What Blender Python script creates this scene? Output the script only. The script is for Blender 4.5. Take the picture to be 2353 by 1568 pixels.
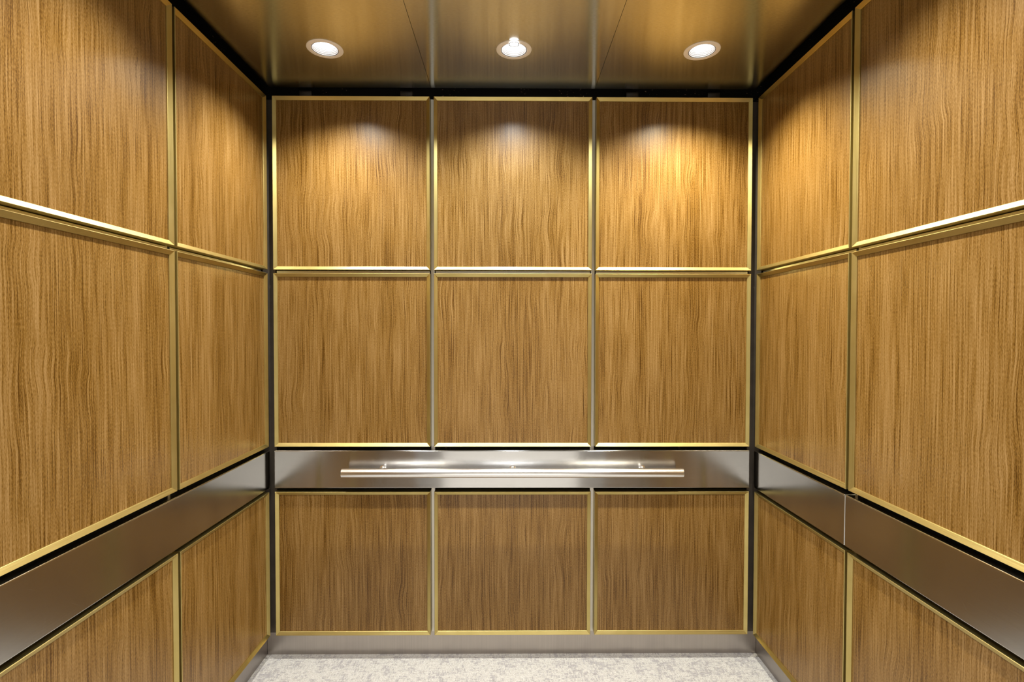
import bpy, bmesh, math, random
from mathutils import Matrix, Vector

for o in list(bpy.data.objects):
    bpy.data.objects.remove(o)
S = bpy.context.scene
C = S.collection
PI = math.pi

# ------------------------------------------------------------------ camera
cam_d = bpy.data.cameras.new('camera')
cam = bpy.data.objects.new('camera', cam_d)
C.objects.link(cam)
cam_d.sensor_width = 36.0
cam_d.lens = 1180.0 / 2353.0 * 36.0
cam_d.clip_start = 0.02
YAW, PITCH, ROLL = 0.0070, 0.0193, 0.0013
cam.matrix_world = (Matrix.Translation((-0.019, -2.2, 1.41)) @ Matrix.Rotation(-YAW, 4, 'Z')
                    @ Matrix.Rotation(PI / 2 - PITCH, 4, 'X') @ Matrix.Rotation(ROLL, 4, 'Z'))
S.camera = cam

# ------------------------------------------------------------------ world, lobby lamp, exposure
w = bpy.data.worlds.new('world')
S.world = w
w.use_nodes = True
w.node_tree.nodes['Background'].inputs[0].default_value = (0.9, 0.88, 0.85, 1)
w.node_tree.nodes['Background'].inputs[1].default_value = 0.06

def lamp(name, kind, loc, energy, color, **kw):
    d = bpy.data.lights.new(name, kind)
    d.energy = energy
    d.color = color
    for k, v in kw.items():
        setattr(d, k, v)
    o = bpy.data.objects.new(name, d)
    C.objects.link(o)
    o.location = loc
    return o

# two luminous troffers of the lobby outside the car doors
for lx in (-0.75, 0.75):
    lamp('lobby_lamp', 'AREA', (lx, -3.45, 2.56), 17, (1.0, 0.985, 0.95), shape='RECTANGLE', size=0.6, size_y=1.2, spread=math.radians(110))

SPOT_W = 38.0
SPOT_COL = (1.0, 0.97, 0.92)

vs = S.view_settings
S.display_settings.display_device = 'sRGB'
vs.view_transform = 'Standard'
vs.look = 'None'
vs.gamma = 1.0
vs.use_curve_mapping = False
vs.exposure = 1.05

# ------------------------------------------------------------------ material helpers
class NT:
    def __init__(s, name):
        s.m = bpy.data.materials.new(name)
        s.m.use_nodes = True
        s.t = s.m.node_tree
        s.b = s.t.nodes['Principled BSDF']
    def n(s, typ, **kw):
        nd = s.t.nodes.new(typ)
        for k, v in kw.items():
            if k.startswith('_'):
                setattr(nd, k[1:], v)
            else:
                s.set(nd, k, v)
        return nd
    def set(s, nd, k, v):
        sock = nd.inputs[int(k[1:])] if (k[0] == 'i' and k[1:].isdigit()) else nd.inputs[k.replace('__', ' ')]
        if isinstance(v, bpy.types.NodeSocket):
            s.t.links.new(v, sock)
        else:
            sock.default_value = v
    def math(s, op, a, b=0.0, c=0.0, clamp=False):
        nd = s.n('ShaderNodeMath', _operation=op, _use_clamp=clamp)
        s.set(nd, 'i0', a); s.set(nd, 'i1', b)
        if op in ('MULTIPLY_ADD', 'SMOOTH_MIN'):
            s.set(nd, 'i2', c)
        return nd.outputs[0]
    def ramp(s, fac, a, b, lo=0.0, hi=1.0):
        nd = s.n('ShaderNodeMapRange', _clamp=True)
        s.set(nd, 'i0', fac); s.set(nd, 'i1', a); s.set(nd, 'i2', b); s.set(nd, 'i3', lo); s.set(nd, 'i4', hi)
        return nd.outputs[0]
    def noise(s, vec, scale=1.0, detail=2.0, rough=0.5):
        nd = s.n('ShaderNodeTexNoise')
        s.set(nd, 'Vector', vec); s.set(nd, 'Scale', scale); s.set(nd, 'Detail', detail); s.set(nd, 'Roughness', rough)
        return nd.outputs[0]
    def xyz(s, x, y, z):
        nd = s.n('ShaderNodeCombineXYZ')
        s.set(nd, 'i0', x); s.set(nd, 'i1', y); s.set(nd, 'i2', z)
        return nd.outputs[0]
    def coords(s, which='Object'):
        tc = s.n('ShaderNodeTexCoord')
        sp = s.n('ShaderNodeSeparateXYZ')
        s.set(sp, 'i0', tc.outputs[which])
        return sp.outputs[0], sp.outputs[1], sp.outputs[2], tc.outputs[which]
    def mix(s, f, a, b, mode='MIX'):
        nd = s.n('ShaderNodeMix', _data_type='RGBA', _blend_type=mode)
        s.set(nd, 'i0', f)
        for k, v in (('i6', a), ('i7', b)):
            s.set(nd, k, v if isinstance(v, bpy.types.NodeSocket) else (*v, 1.0))
        return nd.outputs[2]
    def out(s, **kw):
        for k, v in kw.items():
            if not isinstance(v, bpy.types.NodeSocket) and isinstance(v, tuple) and len(v) == 3 and k != 'Tangent':
                v = (*v, 1.0)
            s.set(s.b, k, v)
        return s.m
    def bump(s, h, strength, dist):
        nd = s.n('ShaderNodeBump')
        s.set(nd, 'Height', h); s.set(nd, 'Strength', strength); s.set(nd, 'Distance', dist)
        return nd.outputs[0]

def wood_material():
    t = NT('oak_laminate')
    x, y, z, v = t.coords()
    oi = t.n('ShaderNodeObjectInfo')
    # every column is cut from one sheet: seed per column (object colour), grain running through its rows
    oc = t.n('ShaderNodeSeparateColor'); t.set(oc, 'i0', oi.outputs['Color'])
    r = t.math('MULTIPLY', oc.outputs[0], 37.0)
    ol = t.n('ShaderNodeSeparateXYZ'); t.set(ol, 'i0', oi.outputs['Location'])
    z = t.math('ADD', z, ol.outputs[2])
    # gentle bending of the grain, stronger in a few places (cathedral figure)
    w1 = t.noise(t.xyz(t.math('MULTIPLY', x, 5.0), r, t.math('MULTIPLY', z, 2.2)), 1.0, 2.0)
    w2 = t.noise(t.xyz(t.math('MULTIPLY', x, 8.0), t.math('ADD', r, 5.0), t.math('MULTIPLY', z, 4.0)), 1.0, 1.0)
    w2 = t.ramp(w2, 0.56, 0.85)
    xw = t.math('ADD', x, t.math('MULTIPLY', t.math('SUBTRACT', w1, 0.5), 0.015))
    xw = t.math('ADD', xw, t.math('MULTIPLY', w2, 0.016))
    xw = t.math('ADD', xw, r)
    def streak(fx, fz, det, off):
        return t.noise(t.xyz(t.math('MULTIPLY', xw, fx), off, t.math('MULTIPLY', z, fz)), 1.0, det, 0.55)
    broad = streak(14.0, 0.5, 2.0, 1.0)
    mid = streak(175.0, 2.0, 2.0, 2.0)
    fine = streak(400.0, 5.0, 3.0, 3.0)
    pore = streak(620.0, 150.0, 2.0, 4.0)
    a = t.math('MULTIPLY', t.ramp(broad, 0.30, 0.70), 0.15)
    a = t.math('ADD', a, t.math('MULTIPLY', t.ramp(mid, 0.28, 0.72), 0.23))
    a = t.math('ADD', a, t.math('MULTIPLY', t.ramp(fine, 0.30, 0.70), 0.38))
    a = t.math('ADD', a, t.math('MULTIPLY', t.ramp(pore, 0.30, 0.70), 0.24))
    cr = t.n('ShaderNodeValToRGB')
    t.set(cr, 'Fac', a)
    e = cr.color_ramp.elements
    e[0].position = 0.30; e[0].color = (0.072, 0.0285, 0.0012, 1)
    e[1].position = 0.75; e[1].color = (0.332, 0.202, 0.075, 1)
    m = e.new(0.47); m.color = (0.190, 0.0965, 0.0175, 1)
    # faint handling marks
    rough = t.ramp(t.noise(v, 6.0, 3.0), 0.3, 0.7, 0.28, 0.36)
    return t.out(Base__Color=cr.outputs[0], Roughness=rough,
                 Normal=t.bump(t.math('ADD', fine, pore), 0.10, 0.0008), Specular__IOR__Level=0.38)

def brass_material():
    t = NT('satin_brass')
    x, y, z, v = t.coords()
    n = t.noise(v, 9.0, 4.0)
    sp = t.noise(v, 160.0, 2.0)
    spots = t.math('MULTIPLY', t.ramp(sp, 0.70, 0.76), t.ramp(n, 0.56, 0.66))
    col = t.mix(t.ramp(n, 0.3, 0.7), (0.52, 0.415, 0.15), (0.60, 0.49, 0.20))
    col = t.mix(spots, col, (0.30, 0.19, 0.07))
    st = t.noise(t.xyz(t.math('MULTIPLY', x, 6.0), t.math('MULTIPLY', y, 800.0), t.math('MULTIPLY', z, 1500.0)), 1.0, 2.0)
    return t.out(Base__Color=col, Metallic=1.0, Roughness=t.ramp(st, 0.3, 0.7, 0.36, 0.48))

def steel_material(name, col, rough, aniso, tangent, brush, scratch=0.0, streak=0.05):
    """brushed steel: tangent is the world direction across the brush lines, brush = frequencies of the lines"""
    t = NT(name)
    x, y, z, v = t.coords('Generated' if False else 'Object')
    br = t.noise(t.xyz(t.math('MULTIPLY', x, brush[0]), t.math('MULTIPLY', y, brush[1]), t.math('MULTIPLY', z, brush[2])), 1.0, 3.0, 0.6)
    cl = t.noise(v, 5.0, 3.0)
    c2 = tuple(c * (1 - 2 * streak) for c in col)
    base = t.mix(t.ramp(br, 0.3, 0.7), c2, col)
    rg = t.ramp(cl, 0.3, 0.7, rough * 0.97, rough * 1.04)
    rg = t.math('ADD', rg, t.math('MULTIPLY', t.math('SUBTRACT', br, 0.5), 0.02))
    if scratch > 0:
        acc = None
        for k, (ang, off) in enumerate(((0.5, 0.0), (-0.7, 7.0), (1.35, 13.0))):
            ca, sa = math.cos(ang), math.sin(ang)
            h = t.math('ADD', x, y)
            p = t.math('ADD', t.math('MULTIPLY', h, ca), t.math('MULTIPLY', z, sa))
            q = t.math('SUBTRACT', t.math('MULTIPLY', z, ca), t.math('MULTIPLY', h, sa))
            wob = t.noise(v, 4.0 + k, 1.0)
            q = t.math('ADD', q, t.math('MULTIPLY', wob, 0.06))
            s1 = t.noise(t.xyz(t.math('MULTIPLY', p, 9.0), off, t.math('MULTIPLY', q, 420.0)), 1.0, 0.0)
            s1 = t.ramp(s1, 0.76, 0.82)
            acc = s1 if acc is None else t.math('MAXIMUM', acc, s1)
        rg = t.math('ADD', rg, t.math('MULTIPLY', acc, scratch))
    return t.out(Base__Color=base, Metallic=1.0, Roughness=rg, Anisotropic=aniso,
                 **({'Tangent': t.xyz(*tangent)} if tangent else {}))

def plain(name, col, rough=0.5, metal=0.0, var=0.0, scale=20.0, spec=0.5):
    t = NT(name)
    x, y, z, v = t.coords()
    n = t.ramp(t.noise(v, scale, 3.0), 0.3, 0.7)
    c2 = tuple(c * (1 - var) for c in col)
    return t.out(Base__Color=t.mix(n, c2, col), Roughness=rough, Metallic=metal, Specular__IOR__Level=spec)

def carpet_material():
    t = NT('woven_carpet')
    x, y, z, v = t.coords()
    # blocky woven blotches: cells elongated both ways, grey on oatmeal
    def cells(fx, fy, off):
        cx = t.math('FLOOR', t.math('MULTIPLY', x, fx)); cy = t.math('FLOOR', t.math('MULTIPLY', y, fy))
        wn = t.n('ShaderNodeTexWhiteNoise', _noise_dimensions='3D')
        t.set(wn, 'Vector', t.xyz(cx, cy, off))
        return wn.outputs[0]
    g = t.math('ADD', t.math('MULTIPLY', cells(190, 60, 1.0), 0.5), t.math('MULTIPLY', cells(60, 190, 4.0), 0.5))
    lf = t.noise(v, 16.0, 3.0)
    g = t.math('ADD', g, t.math('MULTIPLY', t.math('SUBTRACT', lf, 0.5), 1.3))
    g = t.ramp(g, 0.45, 0.85)
    loop = t.noise(v, 420.0, 2.0)
    rows = t.n('ShaderNodeTexVoronoi')
    t.set(rows, 'Vector', v); t.set(rows, 'Scale', 300.0)
    pile = t.math('ADD', t.math('MULTIPLY', loop, 0.8), t.math('MULTIPLY', rows.outputs[0], -0.6))
    col = t.mix(g, (0.60, 0.595, 0.58), (0.40, 0.395, 0.415))
    col = t.mix(t.ramp(loop, 0.32, 0.68), t.mix(0.55, col, (0.16, 0.13, 0.10)), col)
    return t.out(Base__Color=col, Roughness=0.95, Specular__IOR__Level=0.1, Normal=t.bump(pile, 0.7, 0.003))

def black_material():
    t = NT('black_painted_steel')
    x, y, z, v = t.coords()
    sp = t.noise(t.xyz(t.math('MULTIPLY', x, 70.0), y, t.math('MULTIPLY', z, 160.0)), 1.0, 3.0)
    where = t.noise(t.xyz(t.math('MULTIPLY', x, 6.0), 3.0, 0.0), 1.0, 0.0)
    chips = t.math('MULTIPLY', t.ramp(sp, 0.66, 0.68), t.ramp(where, 0.52, 0.58))
    col = t.mix(chips, (0.0055, 0.005, 0.005), (0.35, 0.24, 0.17))
    return t.out(Base__Color=col, Roughness=0.6, Specular__IOR__Level=0.25)

WOOD = wood_material()
BRASS = brass_material()
BAND_B = steel_material('brushed_steel_band_back', (0.50, 0.49, 0.48), 0.17, 0.97, (0, 0, 1), (4, 900, 1400), 0.035)
BAND_S = steel_material('brushed_steel_band_side', (0.52, 0.51, 0.49), 0.15, 0.85, (0, 0, 1), (4, 900, 1400), 0.06)
CEIL_STEEL = steel_material('brushed_steel_ceiling', (0.66, 0.685, 0.67), 0.19, 0.98, (0, 1, 0), (90, 420, 420), 0.0, 0.13)
BASE_STEEL = steel_material('brushed_steel_base', (0.50, 0.455, 0.42), 0.36, 0.5, (1, 0, 0), (700, 700, 3), 0.1, 0.07)
RAIL_STEEL = steel_material('satin_stainless', (0.93, 0.93, 0.93), 0.22, 0.0, None, (3, 900, 900), 0.0)
STRIP_STEEL = steel_material('mill_steel_strip', (0.66, 0.64, 0.60), 0.34, 0.0, None, (900, 900, 5), 0.0)
RING_STEEL = plain('beige_enamel', (0.90, 0.85, 0.78), 0.4, 0.0, 0.03)
RETURN_STEEL = plain('bronze_return', (0.19, 0.118, 0.045), 0.4, 0.0, 0.1)
BLACK = black_material()
DARK = plain('dark_void', (0.012, 0.010, 0.009), 0.7, 0.0, 0.3)
GASKET = plain('black_gasket', (0.01, 0.01, 0.01), 0.5)
WHITE = plain('white_enamel', (0.74, 0.75, 0.77), 0.35, 0.0, 0.02)
FRAME_STEEL = plain('grey_frame_enamel', (0.30, 0.29, 0.28), 0.45, 0.0, 0.05)
PLASTER = plain('lobby_paint', (0.60, 0.58, 0.55), 0.7, 0.0, 0.04, 2.0)
STONE = plain('lobby_stone', (0.80, 0.78, 0.74), 0.35, 0.0, 0.06, 6.0)
CARPET = carpet_material()

def glow(name, col, strength):
    t = NT(name)
    return t.out(Base__Color=(0.8, 0.8, 0.8), Emission__Color=col, Emission__Strength=strength, Roughness=0.3)
BULB = glow('lit_lamp_lens', (1.0, 0.97, 0.93), 3.2)
LENS = glow('lit_loose_lens', (1.0, 0.96, 0.92), 1.5)

# ------------------------------------------------------------------ object helpers
def link(name, mesh, mat=None, parent=None, loc=(0, 0, 0), rot=(0, 0, 0)):
    o = bpy.data.objects.new(name, mesh)
    C.objects.link(o)
    if mat is not None and mesh is not None and not mesh.materials:
        mesh.materials.append(mat)
    o.location = loc
    o.rotation_euler = rot
    if parent:
        o.parent = parent
    return o

def mesh_of(name, verts, faces, smooth=False):
    me = bpy.data.meshes.new(name)
    me.from_pydata([tuple(v) for v in verts], [], faces)
    bm = bmesh.new(); bm.from_mesh(me)
    bmesh.ops.recalc_face_normals(bm, faces=bm.faces)
    bm.to_mesh(me); bm.free()
    if smooth:
        for p in me.polygons:
            p.use_smooth = True
    return me

def boxes_mesh(name, boxes, bevel=0.0, seg=2):
    """boxes: list of (x0,x1,y0,y1,z0,z1)"""
    bm = bmesh.new()
    for x0, x1, y0, y1, z0, z1 in boxes:
        v = [bm.verts.new(p) for p in ((x0, y0, z0), (x1, y0, z0), (x1, y1, z0), (x0, y1, z0),
                                       (x0, y0, z1), (x1, y0, z1), (x1, y1, z1), (x0, y1, z1))]
        for f in ((0, 3, 2, 1), (4, 5, 6, 7), (0, 1, 5, 4), (1, 2, 6, 5), (2, 3, 7, 6), (3, 0, 4, 7)):
            bm.faces.new([v[i] for i in f])
    if bevel > 0:
        bmesh.ops.bevel(bm, geom=list(bm.edges), offset=bevel, segments=seg, profile=0.5, affect='EDGES')
    me = bpy.data.meshes.new(name)
    bm.to_mesh(me); bm.free()
    if bevel > 0:
        for p in me.polygons:
            p.use_smooth = True
        me.set_sharp_from_angle(angle=math.radians(50))
    return me

def lathe_mesh(name, prof, n=48, axis='Z', sharp=35):
    verts, faces = [], []
    k = len(prof)
    for i in range(n):
        a = 2 * PI * i / n
        for r, z in prof:
            if axis == 'Z':
                verts.append((r * math.cos(a), r * math.sin(a), z))
            elif axis == 'X':
                verts.append((z, r * math.cos(a), r * math.sin(a)))
            else:
                verts.append((r * math.cos(a), z, r * math.sin(a)))
    for i in range(n):
        j = (i + 1) % n
        for q in range(k - 1):
            faces.append((i * k + q, j * k + q, j * k + q + 1, i * k + q + 1))
    me = bpy.data.meshes.new(name)
    me.from_pydata(verts, [], faces)
    bm = bmesh.new(); bm.from_mesh(me)
    bmesh.ops.remove_doubles(bm, verts=bm.verts, dist=1e-6)
    bmesh.ops.dissolve_degenerate(bm, edges=bm.edges, dist=1e-7)
    bmesh.ops.recalc_face_normals(bm, faces=bm.faces)
    bm.to_mesh(me); bm.free()
    for p in me.polygons:
        p.use_smooth = True
    me.set_sharp_from_angle(angle=math.radians(sharp))
    return me

def tag(o, label=None, cat=None, group=None, kind=None):
    if label: o['label'] = label
    if cat: o['category'] = cat
    if group: o['group'] = group
    if kind: o['kind'] = kind
    return o

# ------------------------------------------------------------------ measurements (metres)
W = 1.045                     # side trim faces at x = +-W, back trim faces at y = 0
DEPTH = 1.80                  # car depth
ROW_U = (1.671, 2.406)
ROW_M = (0.912, 1.656)
BAND = (0.734, 0.897)
ROW_L = (0.092, 0.717)
CEIL = 2.44
FLOOR = -0.018
TW = 0.0145                   # trim width
T_IN = 0.0075                 # slope of the trim, outer edge proud
WOOD_Y = 0.011
SUB_Y = 0.048                 # face of the wall behind the joints

# ------------------------------------------------------------------ wall panels
_strip, _slab = {}, {}
def strip_mesh(L):
    k = round(L, 4)
    if k not in _strip:
        prof = ((0, SUB_Y - 0.001), (0, 0.0012), (0.0012, 0.0), (TW - 0.0008, T_IN), (TW, T_IN + 0.0008), (TW, SUB_Y - 0.001))
        n = len(prof)
        V = [(-L / 2 + u, y, u) for u, y in prof] + [(L / 2 - u, y, u) for u, y in prof]
        F = [(i, (i + 1) % n, n + (i + 1) % n, n + i) for i in range(n)]
        F += [tuple(range(n)), tuple(range(n, 2 * n))]
        _strip[k] = mesh_of('trim_strip', V, F)
    return _strip[k]

def slab_mesh(wd, h):
    k = (round(wd, 4), round(h, 4))
    if k not in _slab:
        a, b = wd / 2 - TW, h / 2 - TW
        _slab[k] = boxes_mesh('wood_panel', [(-a, a, WOOD_Y, SUB_Y - 0.001, -b, b)])
    return _slab[k]

def wood_panel(parent, x0, x1, z0, z1, seed):
    wd, h = x1 - x0, z1 - z0
    p = link('wood_panel', slab_mesh(wd, h), WOOD, parent, ((x0 + x1) / 2, 0, (z0 + z1) / 2))
    p.color = (seed, 0, 0, 1)
    for L, loc, ry in ((wd, (0, 0, -h / 2), 0), (wd, (0, 0, h / 2), PI), (h, (-wd / 2, 0, 0), PI / 2), (h, (wd / 2, 0, 0), -PI / 2)):
        link('brass_trim', strip_mesh(L), BRASS, p, loc, (0, ry, 0))
    return p

def make_wall(name, label, cols, x_sub, band_spans, band_mat, loc, rotz):
    """local frame: x along the wall, -y into the car, z up"""
    wall = link(name, boxes_mesh(name, [(x_sub[0], x_sub[1], SUB_Y, 0.075, FLOOR, 2.54)]), BLACK, None, loc, (0, 0, rotz))
    tag(wall, label, kind='structure')
    for z0, z1 in (ROW_U, ROW_M, ROW_L):
        for k, (x0, x1) in enumerate(cols):
            wood_panel(wall, x0, x1, z0, z1, (len(name) * 0.137 + len(label) * 0.071 + k * 0.213) % 1.0)
    for x0, x1 in band_spans:
        b = link('steel_band', boxes_mesh('steel_band', [(x0, x1, -0.005, SUB_Y - 0.0005, BAND[0], BAND[1])], 0.004, 3), band_mat, wall)
        wn = b.modifiers.new('flat_faces', 'WEIGHTED_NORMAL')
        wn.weight = 100
        wn.keep_sharp = True
    # steel strips at the bottom of the joints
    xs = sorted(cols)
    for (a0, a1), (b0, b1) in zip(xs[:-1], xs[1:]):
        m = (a1 + b0) / 2; g = (b0 - a1) / 2
        for z0, z1 in ((0.092, BAND[0]), (BAND[1], 2.406)):
            link('joint_strip', boxes_mesh('joint_strip', [(m - g * 0.9, m + g * 0.9, 0.0310, SUB_Y - 0.0003, z0, z1)]), STRIP_STEEL, wall)
    zc = (ROW_M[1] + ROW_U[0]) / 2
    for x0, x1 in xs:
        link('joint_strip', boxes_mesh('joint_strip', [(x0 + 0.004, x1 - 0.004, 0.0265, SUB_Y - 0.0003, zc - 0.005, zc + 0.005)]), STRIP_STEEL, wall)
    return wall

back_cols = ((-1.022, -0.355), (-0.3375, 0.3375), (0.355, 1.022))
side_cols = ((-0.5962, 0.0), (-1.2085, -0.6086), (-1.79, -1.221))
mir = lambda cs: tuple((-b, -a) for a, b in cs)
wall_back = make_wall('wall_back', 'back wall of the lift car, three columns of oak panels in brass trim',
                      back_cols, (-1.12, 1.12), ((-1.022, 1.022),), BAND_B, (0, 0, 0), 0)
wall_left = make_wall('wall_left', 'left wall of oak panels with one unbroken steel band',
                      side_cols, (-DEPTH - 0.05, SUB_Y), ((-1.79, 0.0),), BAND_S, (-W, 0, 0), PI / 2)
wall_right = make_wall('wall_right', 'right wall of oak panels with a seam in its steel band',
                       mir(side_cols), (-SUB_Y, DEPTH + 0.05), ((0.0, 0.601), (0.6022, 1.79)), BAND_S, (W, 0, 0), -PI / 2)

bronze = plain('dark_bronze', (0.12, 0.10, 0.08), 0.45, 0.6, 0.2)
for sx in (-1, 1):
    xs = sorted((sx * 1.0235, sx * 1.0915))
    link('corner_strip', boxes_mesh('corner_strip', [(xs[0], xs[1], 0.0260, SUB_Y - 0.0003, 0.0907, 2.40)]), bronze, wall_back)

# clips from which the panels hang, in the dark slot above them
for x in (-0.885, -0.455, 0.51, 0.86):
    link('hanging_clip', boxes_mesh('hanging_clip', [(x - 0.026, x + 0.026, 0.012, SUB_Y - 0.0003, 2.409, 2.433)], 0.001, 1),
         plain('clip_steel', (0.02, 0.017, 0.016), 0.5), wall_back)

# ------------------------------------------------------------------ base boards
by, bx = 0.045, 0.035
bb = link('baseboard_back', boxes_mesh('baseboard_back', [(-W - bx + 0.0008, W + bx - 0.0008, by, SUB_Y - 0.0005, FLOOR, 0.0905)]), BASE_STEEL)
tag(bb, 'brushed steel base board under the back wall panels', kind='structure')
for nm, sx in (('baseboard_left', -1), ('baseboard_right', 1)):
    xs = sorted((sx * (W + bx), sx * (W + SUB_Y - 0.0005)))
    o = link(nm, boxes_mesh(nm, [(xs[0], xs[1], -DEPTH, by, FLOOR, 0.0905)]),
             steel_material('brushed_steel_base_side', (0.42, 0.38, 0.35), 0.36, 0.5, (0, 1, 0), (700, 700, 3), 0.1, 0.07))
    tag(o, 'brushed steel base board along the %s wall' % nm.split('_')[1], kind='structure')

# ------------------------------------------------------------------ floor
fl = link('floor', boxes_mesh('floor', [(-W - SUB_Y, W + SUB_Y, -DEPTH - 0.02, SUB_Y, FLOOR - 0.03, FLOOR)]), CARPET)
tag(fl, 'pale grey and oatmeal woven carpet floor of the lift car', kind='structure')

# ------------------------------------------------------------------ ceiling with three brushed steel panels
HOLE = 0.052
LX = (-0.690, 0.0, 0.690)
LY = (-0.300, -0.97, -1.54)
ceiling = link('ceiling', boxes_mesh('ceiling', [(-1.12, 1.12, -DEPTH - 0.05, 0.06, 2.54, 2.58)]), DARK)
tag(ceiling, 'car roof over the brushed steel ceiling panels', kind='structure')

def ceiling_panel_mesh(x0, x1, y0, y1, cx, cys, n=32):
    """flat pan, underside at z=0, with one round hole per lamp; edges turned up 20 mm"""
    verts, faces = [], []
    def add(p):
        verts.append(p); return len(verts) - 1
    cuts = [y0] + [(a + b) / 2 for a, b in zip(cys[:-1], cys[1:])] + [y1]
    for cy, c0, c1 in zip(cys, cuts[:-1], cuts[1:]):
        angs = [2 * PI * i / n for i in range(n)]
        for X in (x0, x1):
            for Y in (c0, c1):
                angs.append(math.atan2(Y - cy, X - cx) % (2 * PI))
        angs = sorted(set(round(a, 9) for a in angs))
        inn, outr, up = [], [], []
        for a in angs:
            c, s = math.cos(a), math.sin(a)
            k = 1e9
            if c > 1e-9: k = min(k, (x1 - cx) / c)
            if c < -1e-9: k = min(k, (x0 - cx) / c)
            if s > 1e-9: k = min(k, (c1 - cy) / s)
            if s < -1e-9: k = min(k, (c0 - cy) / s)
            inn.append(add((cx + HOLE * c, cy + HOLE * s, 0)))
            up.append(add((cx + HOLE * c, cy + HOLE * s, 0.004)))
            outr.append(add((cx + k * c, cy + k * s, 0)))
        m = len(angs)
        for i in range(m):
            j = (i + 1) % m
            faces.append((inn[i], inn[j], outr[j], outr[i]))
            faces.append((inn[i], up[i], up[j], inn[j]))
    b = [add(p) for p in ((x0, y0, 0), (x1, y0, 0), (x1, y1, 0), (x0, y1, 0), (x0, y0, 0.02), (x1, y0, 0.02), (x1, y1, 0.02), (x0, y1, 0.02))]
    for i in range(4):
        j = (i + 1) % 4
        faces.append((b[i], b[j], b[j + 4], b[i + 4]))
    me = bpy.data.meshes.new('ceiling_panel')
    me.from_pydata(verts, [], faces)
    return me

cp = ((-1.030, -0.3482), (-0.3468, 0.3468), (0.3482, 1.030))
for (x0, x1), cx in zip(cp, LX):
    link('ceiling_panel', ceiling_panel_mesh(x0, x1, -DEPTH + 0.01, -0.002, cx, sorted(LY)), CEIL_STEEL, ceiling, (0, 0, CEIL))

# ------------------------------------------------------------------ recessed downlights
ring_me = lathe_mesh('trim_ring', [(0.0475, 0.004), (0.0475, -0.0015), (0.0490, -0.0030), (0.0600, -0.0030), (0.0640, -0.0012), (0.0645, -0.0002), (0.0600, -0.0002), (0.052, -0.0002)], 64)
gas_me = lathe_mesh('gasket', [(0.0455, -0.0012), (0.0475, -0.0012), (0.0475, 0.004), (0.0455, 0.004), (0.0455, -0.0012)], 64)
prof = []
zz, rr = -0.0005, 0.0455
while zz < 0.044:
    prof += [(rr, zz), (rr - 0.0006, zz + 0.0036), (rr + 0.0010, zz + 0.0040)]
    zz += 0.0052; rr -= 0.0011
prof += [(rr, zz), (0.0, zz)]
baf_me = lathe_mesh('baffle', prof, 64)
bulb_me = lathe_mesh('bulb', [(0.0, -0.0045), (0.008, -0.0040), (0.015, -0.0022), (0.0200, 0.0), (0.0215, 0.002), (0.0205, 0.010), (0.015, 0.022), (0.0, 0.024)], 40)

lens_me = lathe_mesh('slipped_lens', [(0.0, -0.0012), (0.010, -0.0010), (0.0172, -0.0002), (0.0172, 0.003), (0.0, 0.003)], 40)
rim_me = lathe_mesh('lens_rim', [(0.0165, -0.0016), (0.0190, -0.0016), (0.0190, -0.0010), (0.0165, -0.0010), (0.0165, -0.0016)], 40)
SPOT_GAIN = {(-1, 0): 1.0, (0, 0): 0.86, (1, 0): 1.38,
             (-1, 1): 0.70, (0, 1): 0.30, (1, 1): 0.70, (-1, 2): 0.62, (0, 2): 0.30, (1, 2): 0.62}
SPOT_TINT = {(-1, 0): (1.0, 0.97, 0.88), (0, 0): (0.92, 0.97, 1.0), (1, 0): (1.0, 0.93, 0.72)}
def downlight(ix, iy, label):
    x, y = LX[ix + 1], LY[iy]
    e = link('recessed_downlight', None, None, None, (x, y, CEIL))
    tag(e, label, 'light', 'recessed downlights in the steel ceiling')
    link('trim_ring', ring_me, RING_STEEL, e)
    link('gasket', gas_me, GASKET, e)
    link('baffle', baf_me, WHITE, e)
    tilt = (ix == 0 and iy == 0)
    bz = 0.022
    link('bulb', bulb_me, BULB, e, (0, 0, bz + 0.004))
    if tilt:
        link('slipped_lens', lens_me, LENS, e, (0, -0.050, -0.0062), (0.0, 0, 0))
        link('lens_rim', rim_me, GASKET, e, (0, -0.050, -0.0062), (0.06, 0, 0))
    s = lamp('lamp_light', 'SPOT', (0, 0, 0.012), SPOT_W * SPOT_GAIN.get((ix, iy), 0.64), SPOT_TINT.get((ix, iy), SPOT_COL),
             spot_size=math.radians(130), spot_blend=0.9, shadow_soft_size=0.017)
    s.parent = e
rows = ('in the row beside the back wall', 'in the middle row', 'in the row nearest the doors')
sides = {-1: 'left-hand', 0: 'centre', 1: 'right-hand'}
for iy in range(3):
    for ix in (-1, 0, 1):
        extra = ', a lens slipped over its rim' if (ix, iy) == (0, 0) else ''
        downlight(ix, iy, '%s ribbed downlight %s%s' % (sides[ix], rows[iy], extra))

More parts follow.
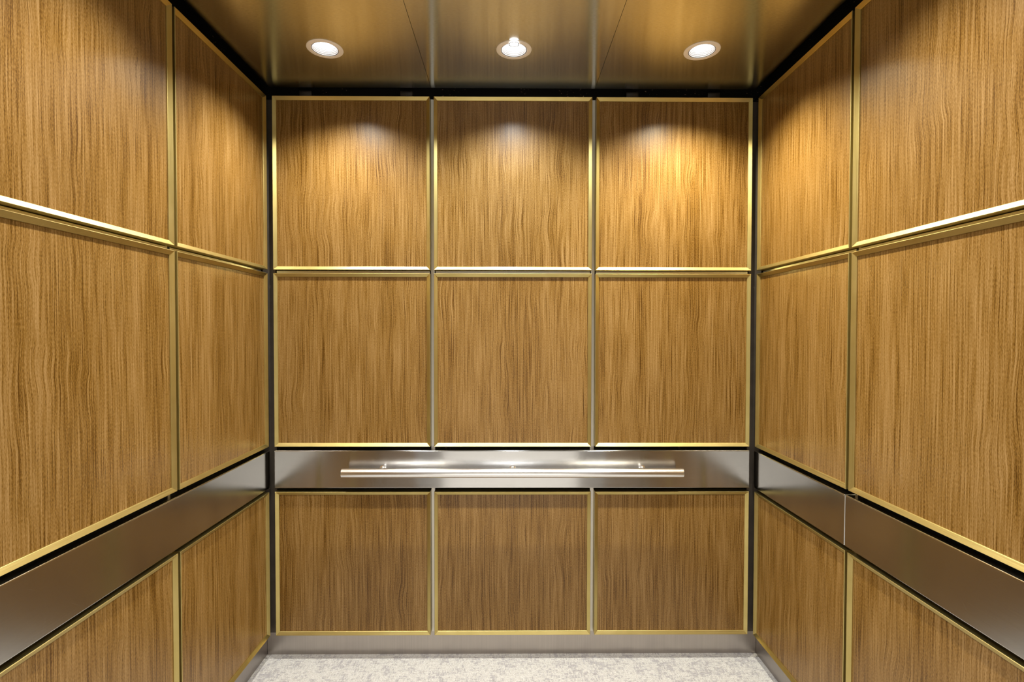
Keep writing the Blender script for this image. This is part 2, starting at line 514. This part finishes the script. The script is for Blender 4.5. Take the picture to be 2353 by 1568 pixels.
# ------------------------------------------------------------------ handrail
RZ, RY, RR, RL = 0.816, -0.062, 0.0192, 0.716
rail = link('handrail', None, None, None, (0, 0, RZ))
tag(rail, 'tubular stainless handrail on three posts across the steel band of the back wall', 'handrail')
link('tube', lathe_mesh('tube', [(0.0, -RL), (RR - 0.003, -RL), (RR, -RL + 0.003), (RR, RL - 0.003), (RR - 0.003, RL), (0.0, RL)], 64, 'X'), RAIL_STEEL, rail, (0, RY, 0))
post_me = lathe_mesh('post', [(0.0, -0.0002), (0.0150, -0.0002), (0.0150, -0.003), (0.0110, -0.0045), (0.0092, -0.008), (0.0092, RY + RR * 0.9), (0.0, RY + RR * 0.9)], 32, 'Y')
for x in (-0.556, 0.0, 0.556):
    link('post', post_me, RAIL_STEEL, rail, (x, -0.005, 0.003))

# ------------------------------------------------------------------ front of the car and the lobby outside its doors
OW, OH = 0.74, 2.13
F0, F1 = -DEPTH, -DEPTH - 0.06
wf = link('wall_front', boxes_mesh('wall_front', [(-1.12, -OW, F1, F0, FLOOR, 2.54), (OW, 1.12, F1, F0, FLOOR, 2.54), (-OW, OW, F1, F0, OH, 2.54)]), RETURN_STEEL)
tag(wf, 'brushed steel front returns and header around the open car doorway', kind='structure')
lw = link('door_1', boxes_mesh('door_1', [(-0.76, -0.58, -2.25, -2.05, FLOOR, 2.28), (0.58, 0.76, -2.25, -2.05, FLOOR, 2.28), (-0.58, 0.58, -2.25, -2.05, OH, 2.28)], 0.004, 2), FRAME_STEEL)
tag(lw, 'grey steel frame of the landing entrance', kind='structure')
hw = link('wall_hall', boxes_mesh('wall_hall', [(-1.12, -0.762, -2.2, -2.06, FLOOR, 2.6), (0.762, 1.12, -2.2, -2.06, FLOOR, 2.6), (-0.762, 0.762, -2.2, -2.06, 2.282, 2.6)]), PLASTER)
tag(hw, 'painted wall around the landing entrance', kind='structure')
lobby = link('wall_lobby', boxes_mesh('wall_lobby', [(-2.1, 2.1, -4.56, -4.5, FLOOR, 2.6), (-2.16, -2.1, -4.56, F1, FLOOR, 2.6), (2.1, 2.16, -4.56, F1, FLOOR, 2.6),
                                                     (-2.1, -1.12, F1 - 0.06, F1, FLOOR, 2.6), (1.12, 2.1, F1 - 0.06, F1, FLOOR, 2.6)]), PLASTER)
tag(lobby, 'pale painted walls of the lobby in front of the lift', kind='structure')
lf = link('floor_lobby', boxes_mesh('floor_lobby', [(-2.16, 2.16, -4.56, -DEPTH - 0.02, FLOOR - 0.03, FLOOR)]), STONE)
tag(lf, 'stone floor of the lobby in front of the lift', kind='structure')
lc = link('ceiling_lobby', boxes_mesh('ceiling_lobby', [(-2.16, 2.16, -4.56, F1, 2.6, 2.64)]), PLASTER)
tag(lc, 'pale painted ceiling of the lobby', kind='structure')
